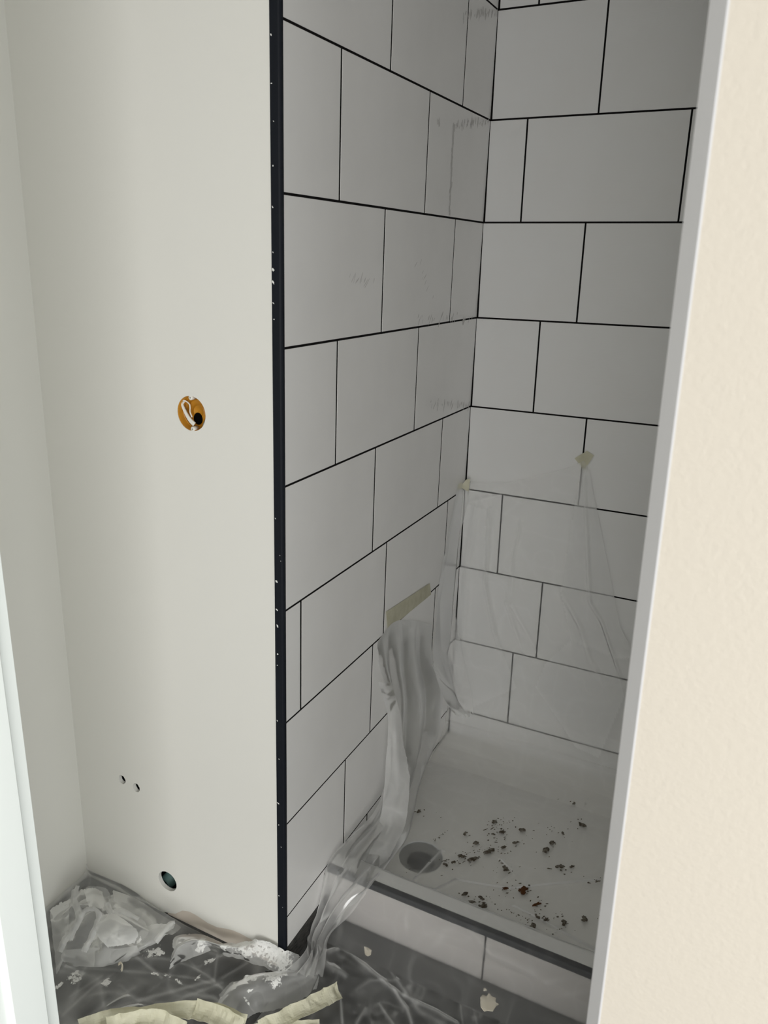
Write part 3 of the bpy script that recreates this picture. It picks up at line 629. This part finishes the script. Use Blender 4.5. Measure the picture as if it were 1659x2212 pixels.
# --- floor sheet in front of the drywall, with its heaps
def lim_floor(P):
    P = P.copy(); P[:, 2] = np.maximum(P[:, 2], FZ+.002); P[:, 1] = np.where(P[:, 0] < .001, np.minimum(P[:, 1], -.006), P[:, 1])
    m = (P[:, 1] > -.0059); P[:, 0] = np.where(m, np.maximum(P[:, 0], .004), P[:, 0]); P[:, 0] = np.maximum(P[:, 0], -.604); return P
rowsF = []
for y, z in ((-.008, FZ+.034), (-.012, FZ+.016), (-.03, FZ+.005), (-.12, FZ+.004), (-.25, FZ+.004), (-.38, FZ+.004), (-.48, FZ+.004)):
    rowsF.append([(-.600, y, z+.02), (-.592, y, z+.004), (-.57, y, z), (-.46, y, z), (-.38, y, FZ+.016 if y > -.02 else z), (-.3, y, FZ+.010 if y > -.02 else z), (-.15, y, FZ+.004 if y > -.02 else z), (-.02, y, FZ+.004 if y > -.02 else z)])
g = lambda *l: [at(x, y, 2, FZ+.006) for x, y in l]
fs = sheet_from('plastic_sheet', rowsF, 260, 220, .06, 'clear film spread on the dark floor below the drywall, creased and spotted with white paint', None, (.004, 8, .001, 26), 55, (0, .03, 0, 0),
    [(L_, h_*.8, w_*.8, z_*2.3) for L_, h_, w_, z_ in [(g((140, 2085), (220, 2090), (330, 2100)), .012, .006, .14), (g((340, 2100), (420, 2110), (480, 2130)), .006, .005, .16), (g((135, 2190), (200, 2130), (245, 2100)), .008, .006, .10), (g((160, 2212), (240, 2160), (290, 2130)), .008, .007, .10),
     (g((180, 2205), (260, 2170), (330, 2150), (460, 2115)), .016, .008, .16), (g((330, 2185), (400, 2150), (480, 2120)), .012, .006, .14), (g((320, 2140), (360, 2110), (440, 2140)), .006, .005, .10), (g((470, 2050), (462, 2120)), .006, .004, .14),
     (g((480, 2110), (530, 2080), (560, 2060)), .010, .006, .12), (g((380, 2040), (430, 2095)), .008, .006, .10), (g((290, 2060), (350, 2110)), .010, .006, .18), (g((108, 1975), (190, 1905), (300, 1955), (380, 2000)), .004, .04, .10), (g((105, 1985), (125, 2040), (150, 2080)), .004, .035, .08), (g((135, 2080), (180, 2100)), .004, .006, .2), (g((150, 2150), (220, 2105)), .006, .005, .1), (g((260, 2125), (300, 2160), (330, 2175)), .005, .005, .08), (g((430, 2085), (480, 2060), (520, 2050)), .006, .005, .12), (g((400, 2140), (460, 2150), (490, 2175)), .006, .006, .1)]], None, lim_floor, .35)
# crumpled heap in the room corner
hz0 = FZ
def hp(*l): return [at(x, y, 2, FZ+h) for x, y, h in l]
heap = [hp((108, 1965, .02), (150, 1935, .045), (185, 1912, .055), (240, 1918, .045), (300, 1945, .02), (345, 1975, .01)),
        hp((112, 1985, .03), (155, 1950, .075), (190, 1940, .07), (235, 1945, .06), (300, 1980, .035), (350, 2000, .025)),
        hp((120, 2010, .03), (165, 1975, .055), (205, 1965, .08), (240, 1975, .075), (300, 2000, .05), (370, 2010, .04)),
        hp((130, 2040, .025), (150, 2020, .045), (200, 2010, .06), (250, 2010, .07), (300, 2025, .05), (360, 2020, .04)),
        hp((130, 2065, .015), (150, 2060, .03), (200, 2055, .045), (250, 2055, .05), (290, 2050, .045), (330, 2045, .035)),
        hp((140, 2078, .006), (165, 2085, .012), (195, 2090, .02), (230, 2088, .022), (270, 2078, .022), (310, 2060, .02))]
hpz = sheet_from('plastic_sheet', heap, 200, 200, .34, 'crumpled heap of paint-stained clear film in the corner of the left wall and drywall', None, (.012, 11, .004, 30), 66, (.03, .03, .02, .06),
    [(hp((155, 1925, .05), (165, 1975, .06), (150, 2020, .05)), .016, .006, .35), (hp((165, 1975, .055), (200, 1960, .08), (235, 1965, .08)), .012, .006, .3), (hp((200, 2010, .06), (215, 2050, .05)), .006, .006, .3), (hp((130, 2055, .02), (160, 2090, .015), (215, 2088, .02)), .004, .005, .4),
     (hp((165, 1905, .06), (215, 1925, .055), (228, 1960, .08)), .008, .005, .25), (hp((245, 1915, .05), (238, 1975, .07)), .01, .006, .25), (hp((230, 1995, .06), (240, 2040, .05)), .004, .006, .3)], None, lim_floor)
# pale layers and twisted ropes of film on the heap
def heap_flap(rows, hz, seed, nu=60, nv=60, rag=(.05, .05, .05, .05), cr=(.004, 15, .001, 40), par=None):
    return sheet_from('torn_flap', rows, nu, nv, hz, None, par or hpz, cr, seed, rag, (), None, lim_floor, .12)
heap_flap([hp((208, 1985, .095), (228, 1974, .10), (246, 1972, .098)), hp((204, 2005, .098), (240, 1995, .108), (282, 1996, .09)), hp((212, 2030, .092), (250, 2022, .10), (302, 2016, .08)), hp((232, 2052, .07), (262, 2046, .075), (292, 2040, .07))], .42, 101)
heap_flap([hp((178, 1918, .075), (200, 1914, .075), (222, 1920, .07)), hp((184, 1940, .088), (206, 1936, .092), (228, 1944, .084)), hp((190, 1958, .092), (208, 1962, .095), (224, 1966, .09))], .38, 103, 40, 40)
heap_flap([hp((106, 1962, .03), (130, 1945, .04), (152, 1938, .05)), hp((108, 2000, .03), (132, 1990, .045), (150, 1985, .05)), hp((114, 2050, .022), (130, 2042, .03), (146, 2030, .035)), hp((120, 2110, .008), (128, 2098, .012), (138, 2075, .018))], .24, 105, 40, 80)
heap_flap([hp((132, 2052, .035), (150, 2050, .042), (200, 2046, .055), (255, 2048, .058), (300, 2042, .05)), hp((130, 2072, .022), (160, 2074, .03), (205, 2074, .038), (255, 2068, .04), (305, 2056, .036)), hp((150, 2090, .010), (172, 2092, .014), (210, 2092, .018), (250, 2084, .02), (310, 2064, .02))], .30, 107, 90, 40, (.03, .03, .02, .12))
heap_flap([hp((240, 1918, .04), (290, 1938, .025), (345, 1972, .016), (395, 2002, .012)), hp((246, 1945, .045), (290, 1965, .03), (340, 1990, .02), (385, 2012, .014)), hp((250, 1975, .045), (290, 1992, .035), (330, 2008, .025), (372, 2020, .018))], .14, 109, 70, 40, (.02, .02, .02, .05), (.002, 12, .0005, 40))
def rope(path, wid, hz, seed, par=None):
    C0 = smooth_path(hp(*path), 6); rows = []
    for i, p in enumerate(C0):
        t = C0[min(i+1, len(C0)-1)]-C0[max(i-1, 0)]; t /= np.linalg.norm(t); v = CAM-p; v /= np.linalg.norm(v); sd = np.cross(t, v); sd /= np.linalg.norm(sd)
        r_ = wid*(.75+.45*vnoise(np.array([[i*.6, seed, 0.]]), 1.0, seed)[0]); rows.append([p-sd*r_-v*r_*.6, p-sd*r_*.5+v*r_*.3, p+v*r_*.6, p+sd*r_*.5+v*r_*.25, p+sd*r_-v*r_*.6])
    return sheet_from('twisted_fold', rows, 24, len(C0)*3, hz, None, par or hpz, (.0022, 40, .0006, 80), seed, (.02, .02, 0, 0), (), None, lim_floor, .15)
rope([(168, 1912, .075), (160, 1938, .085), (168, 1965, .09), (172, 1982, .085), (160, 2005, .075), (150, 2030, .06)], .0075, .42, 111)
rope([(172, 1982, .095), (186, 1966, .105), (206, 1966, .108), (214, 1984, .10), (204, 2008, .092), (190, 2038, .08), (182, 2056, .065)], .006, .42, 113)
rope([(232, 1950, .09), (240, 1972, .085), (262, 1968, .07), (300, 1985, .055)], .005, .34, 115)
rope([(128, 2056, .035), (140, 2030, .05), (152, 2012, .062)], .008, .36, 117)
rope([(336, 2036, .062), (352, 2012, .066), (368, 1996, .064), (378, 1992, .06)], .0055, .46, 119)
# flat pale flap beside the heap
fp = [hp((300, 2005, .035), (330, 1992, .045), (375, 1990, .045)), hp((290, 2030, .035), (330, 2010, .05), (380, 2000, .05)), hp((270, 2055, .03), (310, 2040, .045), (365, 2015, .045)), hp((245, 2068, .022), (285, 2065, .03), (350, 2035, .03))]
sheet_from('torn_flap', fp, 50, 40, .42, None, hpz, (.003, 16, .0015, 45), 71, (.05, .05, .08, .08), [(hp((335, 2040, .04), (375, 1998, .05)), .006, .004, .4), (hp((300, 2030, .045), (325, 2050, .045)), .003, .004, .2)], None, lim_floor)
# paint smeared fold along the wall foot
ef = [hp((371, 2031, .035))+pp((391, 2015, 1, -.030), (422, 2012, 1, -.014), (440, 2017, 1, -.010), (458, 2024, 1, -.009), (480, 2032, 1, -.009), (513, 2031, 1, -.009), (540, 2030, 1, -.009), (564, 2027, 1, -.010), (586, 2035, 1, -.010), (604, 2049, 1, -.012))+hp((630, 2058, .06), (655, 2066, .04)),
      hp((366, 2052, .045), (385, 2035, .065), (415, 2026, .065), (440, 2028, .06), (460, 2034, .058), (480, 2041, .06), (513, 2042, .062), (540, 2044, .062), (564, 2045, .06), (586, 2053, .055), (606, 2066, .05), (630, 2076, .04), (655, 2082, .025)),
      hp((362, 2078, .03), (380, 2064, .05), (410, 2052, .05), (435, 2045, .045), (460, 2047, .045), (480, 2052, .046), (510, 2060, .048), (535, 2066, .046), (560, 2073, .042), (582, 2082, .038), (604, 2090, .032), (628, 2096, .022), (650, 2100, .014)),
      hp((364, 2104, .006), (385, 2088, .012), (410, 2074, .02), (437, 2064, .026), (462, 2058, .03), (482, 2064, .03), (510, 2074, .03), (535, 2082, .028), (560, 2090, .024), (582, 2098, .02), (604, 2106, .014), (628, 2110, .008), (645, 2112, .005))]
es = sheet_from('plastic_sheet', ef, 220, 80, .44, 'pale rolled film edge smeared with wet white paint along the drywall foot', None, (.005, 15, .002, 40), 77, (.03, .03, .06, .05),
    [(hp((395, 2016, .06), (380, 2060, .045), (364, 2100, .01)), .004, .006, .2), (hp((450, 2018, .06), (560, 2040, .055), (610, 2050, .04)), .005, .008, .2), (hp((440, 2025, .065), (425, 2050, .05)), .002, .004, .25)], None, lim_floor)
# gathered fold running from the floor to the kerb-end drape
gf = [hp((470, 2150, .015), (500, 2120, .035), (540, 2100, .05), (600, 2092, .055), (650, 2085, .05), (685, 2060, .045)),
      hp((465, 2180, .012), (510, 2140, .05), (560, 2120, .06), (620, 2105, .06), (665, 2095, .055), (690, 2085, .05)),
      hp((475, 2205, .008), (520, 2165, .035), (580, 2145, .045), (640, 2125, .045), (680, 2110, .045), (696, 2105, .04)),
      hp((490, 2235, .004), (540, 2200, .012), (600, 2185, .02), (650, 2165, .02), (675, 2150, .018), (688, 2140, .012))]
gs = sheet_from('plastic_sheet', gf, 200, 100, .28, 'gathered hump of clear film between the black corner strip and the masking tape heap', None, (.004, 9, .001, 34), 88, (.04, .03, .02, .05),
    [(hp((500, 2170, .05), (580, 2140, .055), (690, 2105, .05)), .010, .005, .22), (hp((520, 2185, .03), (600, 2160, .04), (680, 2115, .045)), .008, .005, .16), (hp((540, 2100, .05), (600, 2092, .055), (650, 2085, .05)), .004, .006, .2), (hp((690, 2060, .045), (696, 2105, .04), (676, 2150, .012)), .006, .007, .25), (hp((480, 2150, .02), (520, 2110, .045)), .008, .006, .25)], None, lim_floor)

# ------------------------------------------------------------------ dried paint on the film
def splat(o, pts, base=0):
    """dried paint drops: a 0..1 'paint' coating on the film around each spot (the spot lies where the sight line meets the film)"""
    me = o.data; n = len(me.vertices); co = np.empty(n*3); me.vertices.foreach_get('co', co); co = co.reshape(-1, 3); val = np.full(n, float(base))
    for x, y, h, r, el, an in pts:
        d = at(x, y, 2, FZ+h)-CAM; d /= np.linalg.norm(d); q = co-CAM; t = q@d; k = q-t[:, None]*d
        u = k@RGT; v = k@UP_; ca, sa = math.cos(an), math.sin(an); a_ = (u*ca+v*sa)/(el**.5); b_ = (-u*sa+v*ca)*(el**.5)
        val = np.maximum(val, .63*np.exp(-(a_*a_+b_*b_)/(r*.0030)**2))
    a = me.attributes.new('paint', 'FLOAT', 'POINT'); a.data.foreach_set('value', val.astype(np.float32))
splat(es, [(x+random.gauss(0, 5), y+random.gauss(0, 3), .062-abs(x-540)*.00012, random.uniform(4, 9), random.uniform(1, 2.4), random.uniform(-.4, .4)) for x, y in
           [(500, 2034), (515, 2036), (530, 2040), (548, 2038), (560, 2046), (572, 2044), (585, 2050), (596, 2055), (605, 2060), (600, 2072), (612, 2078), (590, 2062), (570, 2052), (480, 2034), (436, 2032), (430, 2052), (540, 2050), (612, 2066), (604, 2084), (620, 2070), (470, 2026), (505, 2026), (525, 2028), (545, 2032), (575, 2038), (590, 2044), (602, 2052), (490, 2046), (520, 2046), (555, 2058)]]+[(600, 2058, .045, 15, 1.3, .5), (585, 2046, .052, 13, 1.6, .5), (612, 2072, .04, 12, 1.2, 1.2), (560, 2040, .054, 11, 2, .3), (520, 2036, .055, 12, 2, .2), (498, 2036, .056, 9, 2, 0), (606, 2056, .05, 16, 1.2, .6), (575, 2042, .05, 12, 2, .3), (612, 2082, .035, 10, 1.4, 0)], .30)
splat(gs, [(590, 2110, .064, 8, 1.6, .3), (600, 2116, .064, 7, 1.2, 0), (578, 2108, .064, 5, 1.5, .2), (548, 2116, .064, 4, 2.2, .2), (538, 2110, .06, 3, 1, 0), (506, 2130, .052, 4, 1.4, 1), (540, 2140, .05, 3, 2, .3), (535, 2165, .04, 3, 4, 2.4), (600, 2108, .064, 6, 2, .2), (612, 2104, .064, 5, 2, .2), (595, 2122, .06, 6, 1.2, 1)], .22)
splat(hpz, [(250, 1945, .072, 4, 1.2, 0), (262, 1942, .07, 5, 1.5, .4), (256, 1956, .072, 6, 1, 0), (300, 1966, .055, 4, 1.2, 0), (312, 1972, .05, 4, 2, 1), (322, 1980, .05, 5, 1.5, .5), (330, 1990, .05, 6, 1.4, .5), (250, 2005, .085, 6, 1.4, 0), (246, 2020, .085, 8, 1.3, .3), (262, 2030, .075, 7, 1.6, .3),
            (208, 2030, .08, 7, 1.2, 1.4), (226, 2025, .08, 6, 2.2, 1.2), (130, 1985, .05, 3, 2.6, .3), (145, 1980, .06, 2.5, 2, .4), (300, 2035, .065, 4, 2, 1.2), (316, 2048, .06, 3, 2.6, .4), (345, 2020, .06, 5, 2.4, .8), (355, 2005, .06, 4, 2.6, .8), (186, 2040, .07, 4, 1.4, .4)], .27)
splat(fs, [(160, 2105, .01, 5, 1.4, .4), (166, 2115, .01, 6, 1.6, .8), (155, 2112, .01, 4, 1.6, 0), (126, 2130, .01, 4, 2.2, .5), (230, 2122, .012, 5, 1.3, 0), (330, 2056, .02, 8, 2.4, .1), (345, 2060, .02, 5, 2.2, .1), (450, 2078, .014, 5, 2.4, .3), (335, 2104, .016, 3, 4, -.2), (360, 2108, .016, 3, 4, -.3), (430, 2110, .016, 3, 3.4, .4), (385, 2120, .014, 3, 4, -.6)], .27)
pav = np.where(floorm, .27, 0.0)
a_ = sheet.data.attributes.new('paint', 'FLOAT', 'POINT'); a_.data.foreach_set('value', pav.astype(np.float32))
# paint chips lying on the film
def chip(name, px, py, outline, label, h=.012):
    bm = bmesh.new(); p = at(px, py, 2, FZ+h); top = []
    for x, y in outline:
        q = at(px+x, py+y, 2, FZ+h)-p; top.append(bm.verts.new((q[0], q[1], .002+random.uniform(-.001, .0015))))
    f = bm.faces.new(top); r = bmesh.ops.poke(bm, faces=[f]); 
    for v in r['verts']: v.co.z += .002
    r = bmesh.ops.extrude_face_region(bm, geom=bm.faces[:])
    for v in [e for e in r['geom'] if isinstance(e, bmesh.types.BMVert)]: v.co.z -= .0018
    bmesh.ops.recalc_face_normals(bm, faces=bm.faces[:])
    me = bpy.data.meshes.new('m'); bm.to_mesh(me); bm.free()
    return tag(link(name, me, M['chip'], None, p), label, 'paint chip', 'paint chips on the film')
chip('paint_chip', 793, 2055, [(-7, -9), (2, -7), (9, 0), (8, 8), (1, 12), (-5, 6)], 'small cream leaf-shaped paint chip on film left of the kerb middle')
chip('paint_chip', 1056, 2166, [(-19, -9), (-13, -15), (-5, -13), (0, -18), (6, -12), (15, -9), (14, 1), (21, 4), (15, 9), (9, 19), (-3, 17), (-10, 19), (-18, 10)], 'large cream crumpled plaster chip on film in front of the kerb')
chip('paint_chip', 1047, 2139, [(-3, -2), (1, -4), (4, 2), (-3, 3)], 'tiny pale chip just above the large cream plaster chip', .014)
tcur = tag(link('paint_peel', ribbon(smooth_path([at(256, 2083, 2, FZ+.03), at(262, 2080, 2, FZ+.034), at(264, 2088, 2, FZ+.026), at(262, 2097, 2, FZ+.016)], 5), .006, .0012, (1, -.3, .2)), M['chip']),
           'small hooked cream paint peeling standing on the film below the corner heap', 'paint chip')

# ------------------------------------------------------------------ masking tape
def tape_patch(name, pts, ax, off, label, nsub=6, jit=.0006):
    """pts: quad a,b,c,d in order; thin paper strip lying on a wall"""
    A, B, C_, D_ = [np.array(at(x, y, ax, off)) for x, y in pts]; V = []; F = []; n = nsub
    nv = np.zeros(3); nv[ax] = 1 if ax == 0 else -1
    for s in (0, 1):
        for i in range(n+1):
            for j in range(3):
                u, v = i/n, j/2; p = (A*(1-u)+B*u)*(1-v)+(D_*(1-u)+C_*u)*v; V.append(p+nv*(.0004*s+jit*abs(math.sin(i*1.7+j))))
    m = (n+1)*3
    for s in (0, 1):
        for i in range(n):
            for j in range(2):
                a = s*m+i*3+j; F.append((a, a+1, a+4, a+3) if s else (a+3, a+4, a+1, a))
    me = mesh_from(V, F); return tag(link(name, me, M['tape']), label, 'masking tape')
tape_patch('masking_tape', [(834, 1322), (928, 1260), (931, 1284), (837, 1361)], 0, .0015, 'long pale masking tape strip stuck along a grout line of the left shower tiles')
tape_patch('masking_tape', [(1241, 990), (1268, 974), (1283, 984), (1262, 1016)], 1, yb(.35)-.004, 'short bit of masking tape holding the film to the shower back wall', 3)
tape_patch('masking_tape', [(994, 1052), (1007, 1036), (1016, 1034), (1012, 1062)], 1, yb(.01)-.03, 'small faded tape tab holding film at the inner shower corner', 3)
def tape_strip(pts, wid, label, side=(0, .5, 1), name='masking_tape', grp=None):
    C0 = smooth_path([at(x, y, 2, FZ+h) for x, y, h in pts], 12); sd0 = np.array(side, float); m = 9; rows = []; sd_ = int(wid*1e5)+len(pts)
    for i, p in enumerate(C0):
        t = C0[min(i+1, len(C0)-1)]-C0[max(i-1, 0)]; t /= np.linalg.norm(t); sd = sd0-t*np.dot(sd0, t); sd /= np.linalg.norm(sd); nn = np.cross(t, sd)
        rows.append([p+sd*wid*u+nn*(.25*wid*(u*2)**2) for u in np.linspace(-.5, .5, m)])
    P = np.array(rows).reshape(-1, 3); nr = normals(P, m, len(C0)); P = P+nr*(.0035*crumple(P, 38, sd_)+.0014*crumple(P, 95, sd_+1))[:, None]
    P[:, 2] = np.maximum(P[:, 2], FZ+.004); th = nr*.0005; n = len(P); V = np.vstack([P, P-th]); F = []
    for i in range(len(C0)-1):
        for j in range(m-1):
            q = i*m+j; F.append((q, q+1, q+m+1, q+m)); F.append((n+q+m, n+q+m+1, n+q+1, n+q))
    for i in range(len(C0)-1):
        for j in (0, m-1): q = i*m+j; F.append((q, q+m, n+q+m, n+q))
    for j in range(m-1):
        for i in (0, len(C0)-1): q = i*m+j; F.append((q+1, q, n+q, n+q+1))
    return tag(link(name, mesh_from(V, F), M['tape']), label, 'masking tape', grp)
tape_strip([(560, 2222, .03), (600, 2205, .034), (650, 2180, .036), (700, 2155, .034), (732, 2138, .030)], .030, 'used masking tape strip lying diagonally on film right of the tape heap', (-.35, .8, .5))
tape_strip([(540, 2222, .02), (600, 2215, .022), (690, 2212, .020)], .014, 'straight edge of masking tape at the bottom right end of the tape heap', (-.1, .9, .3))
tape_strip([(170, 2222, .03), (240, 2200, .045), (320, 2192, .055), (400, 2182, .05), (460, 2186, .045), (530, 2210, .035)], .030, 'crumpled masking tape curling over the top of the tape heap', (-.2, .8, .55))
tape_strip([(230, 2214, .06), (290, 2200, .07), (350, 2200, .07), (400, 2222, .06)], .026, 'bunched yellow masking tape at the front of the tape heap', (-.2, .7, .7))
tape_strip([(420, 2180, .055), (470, 2195, .055), (520, 2222, .05)], .034, 'wide folded masking tape at the middle of the tape heap', (.3, .8, .4))
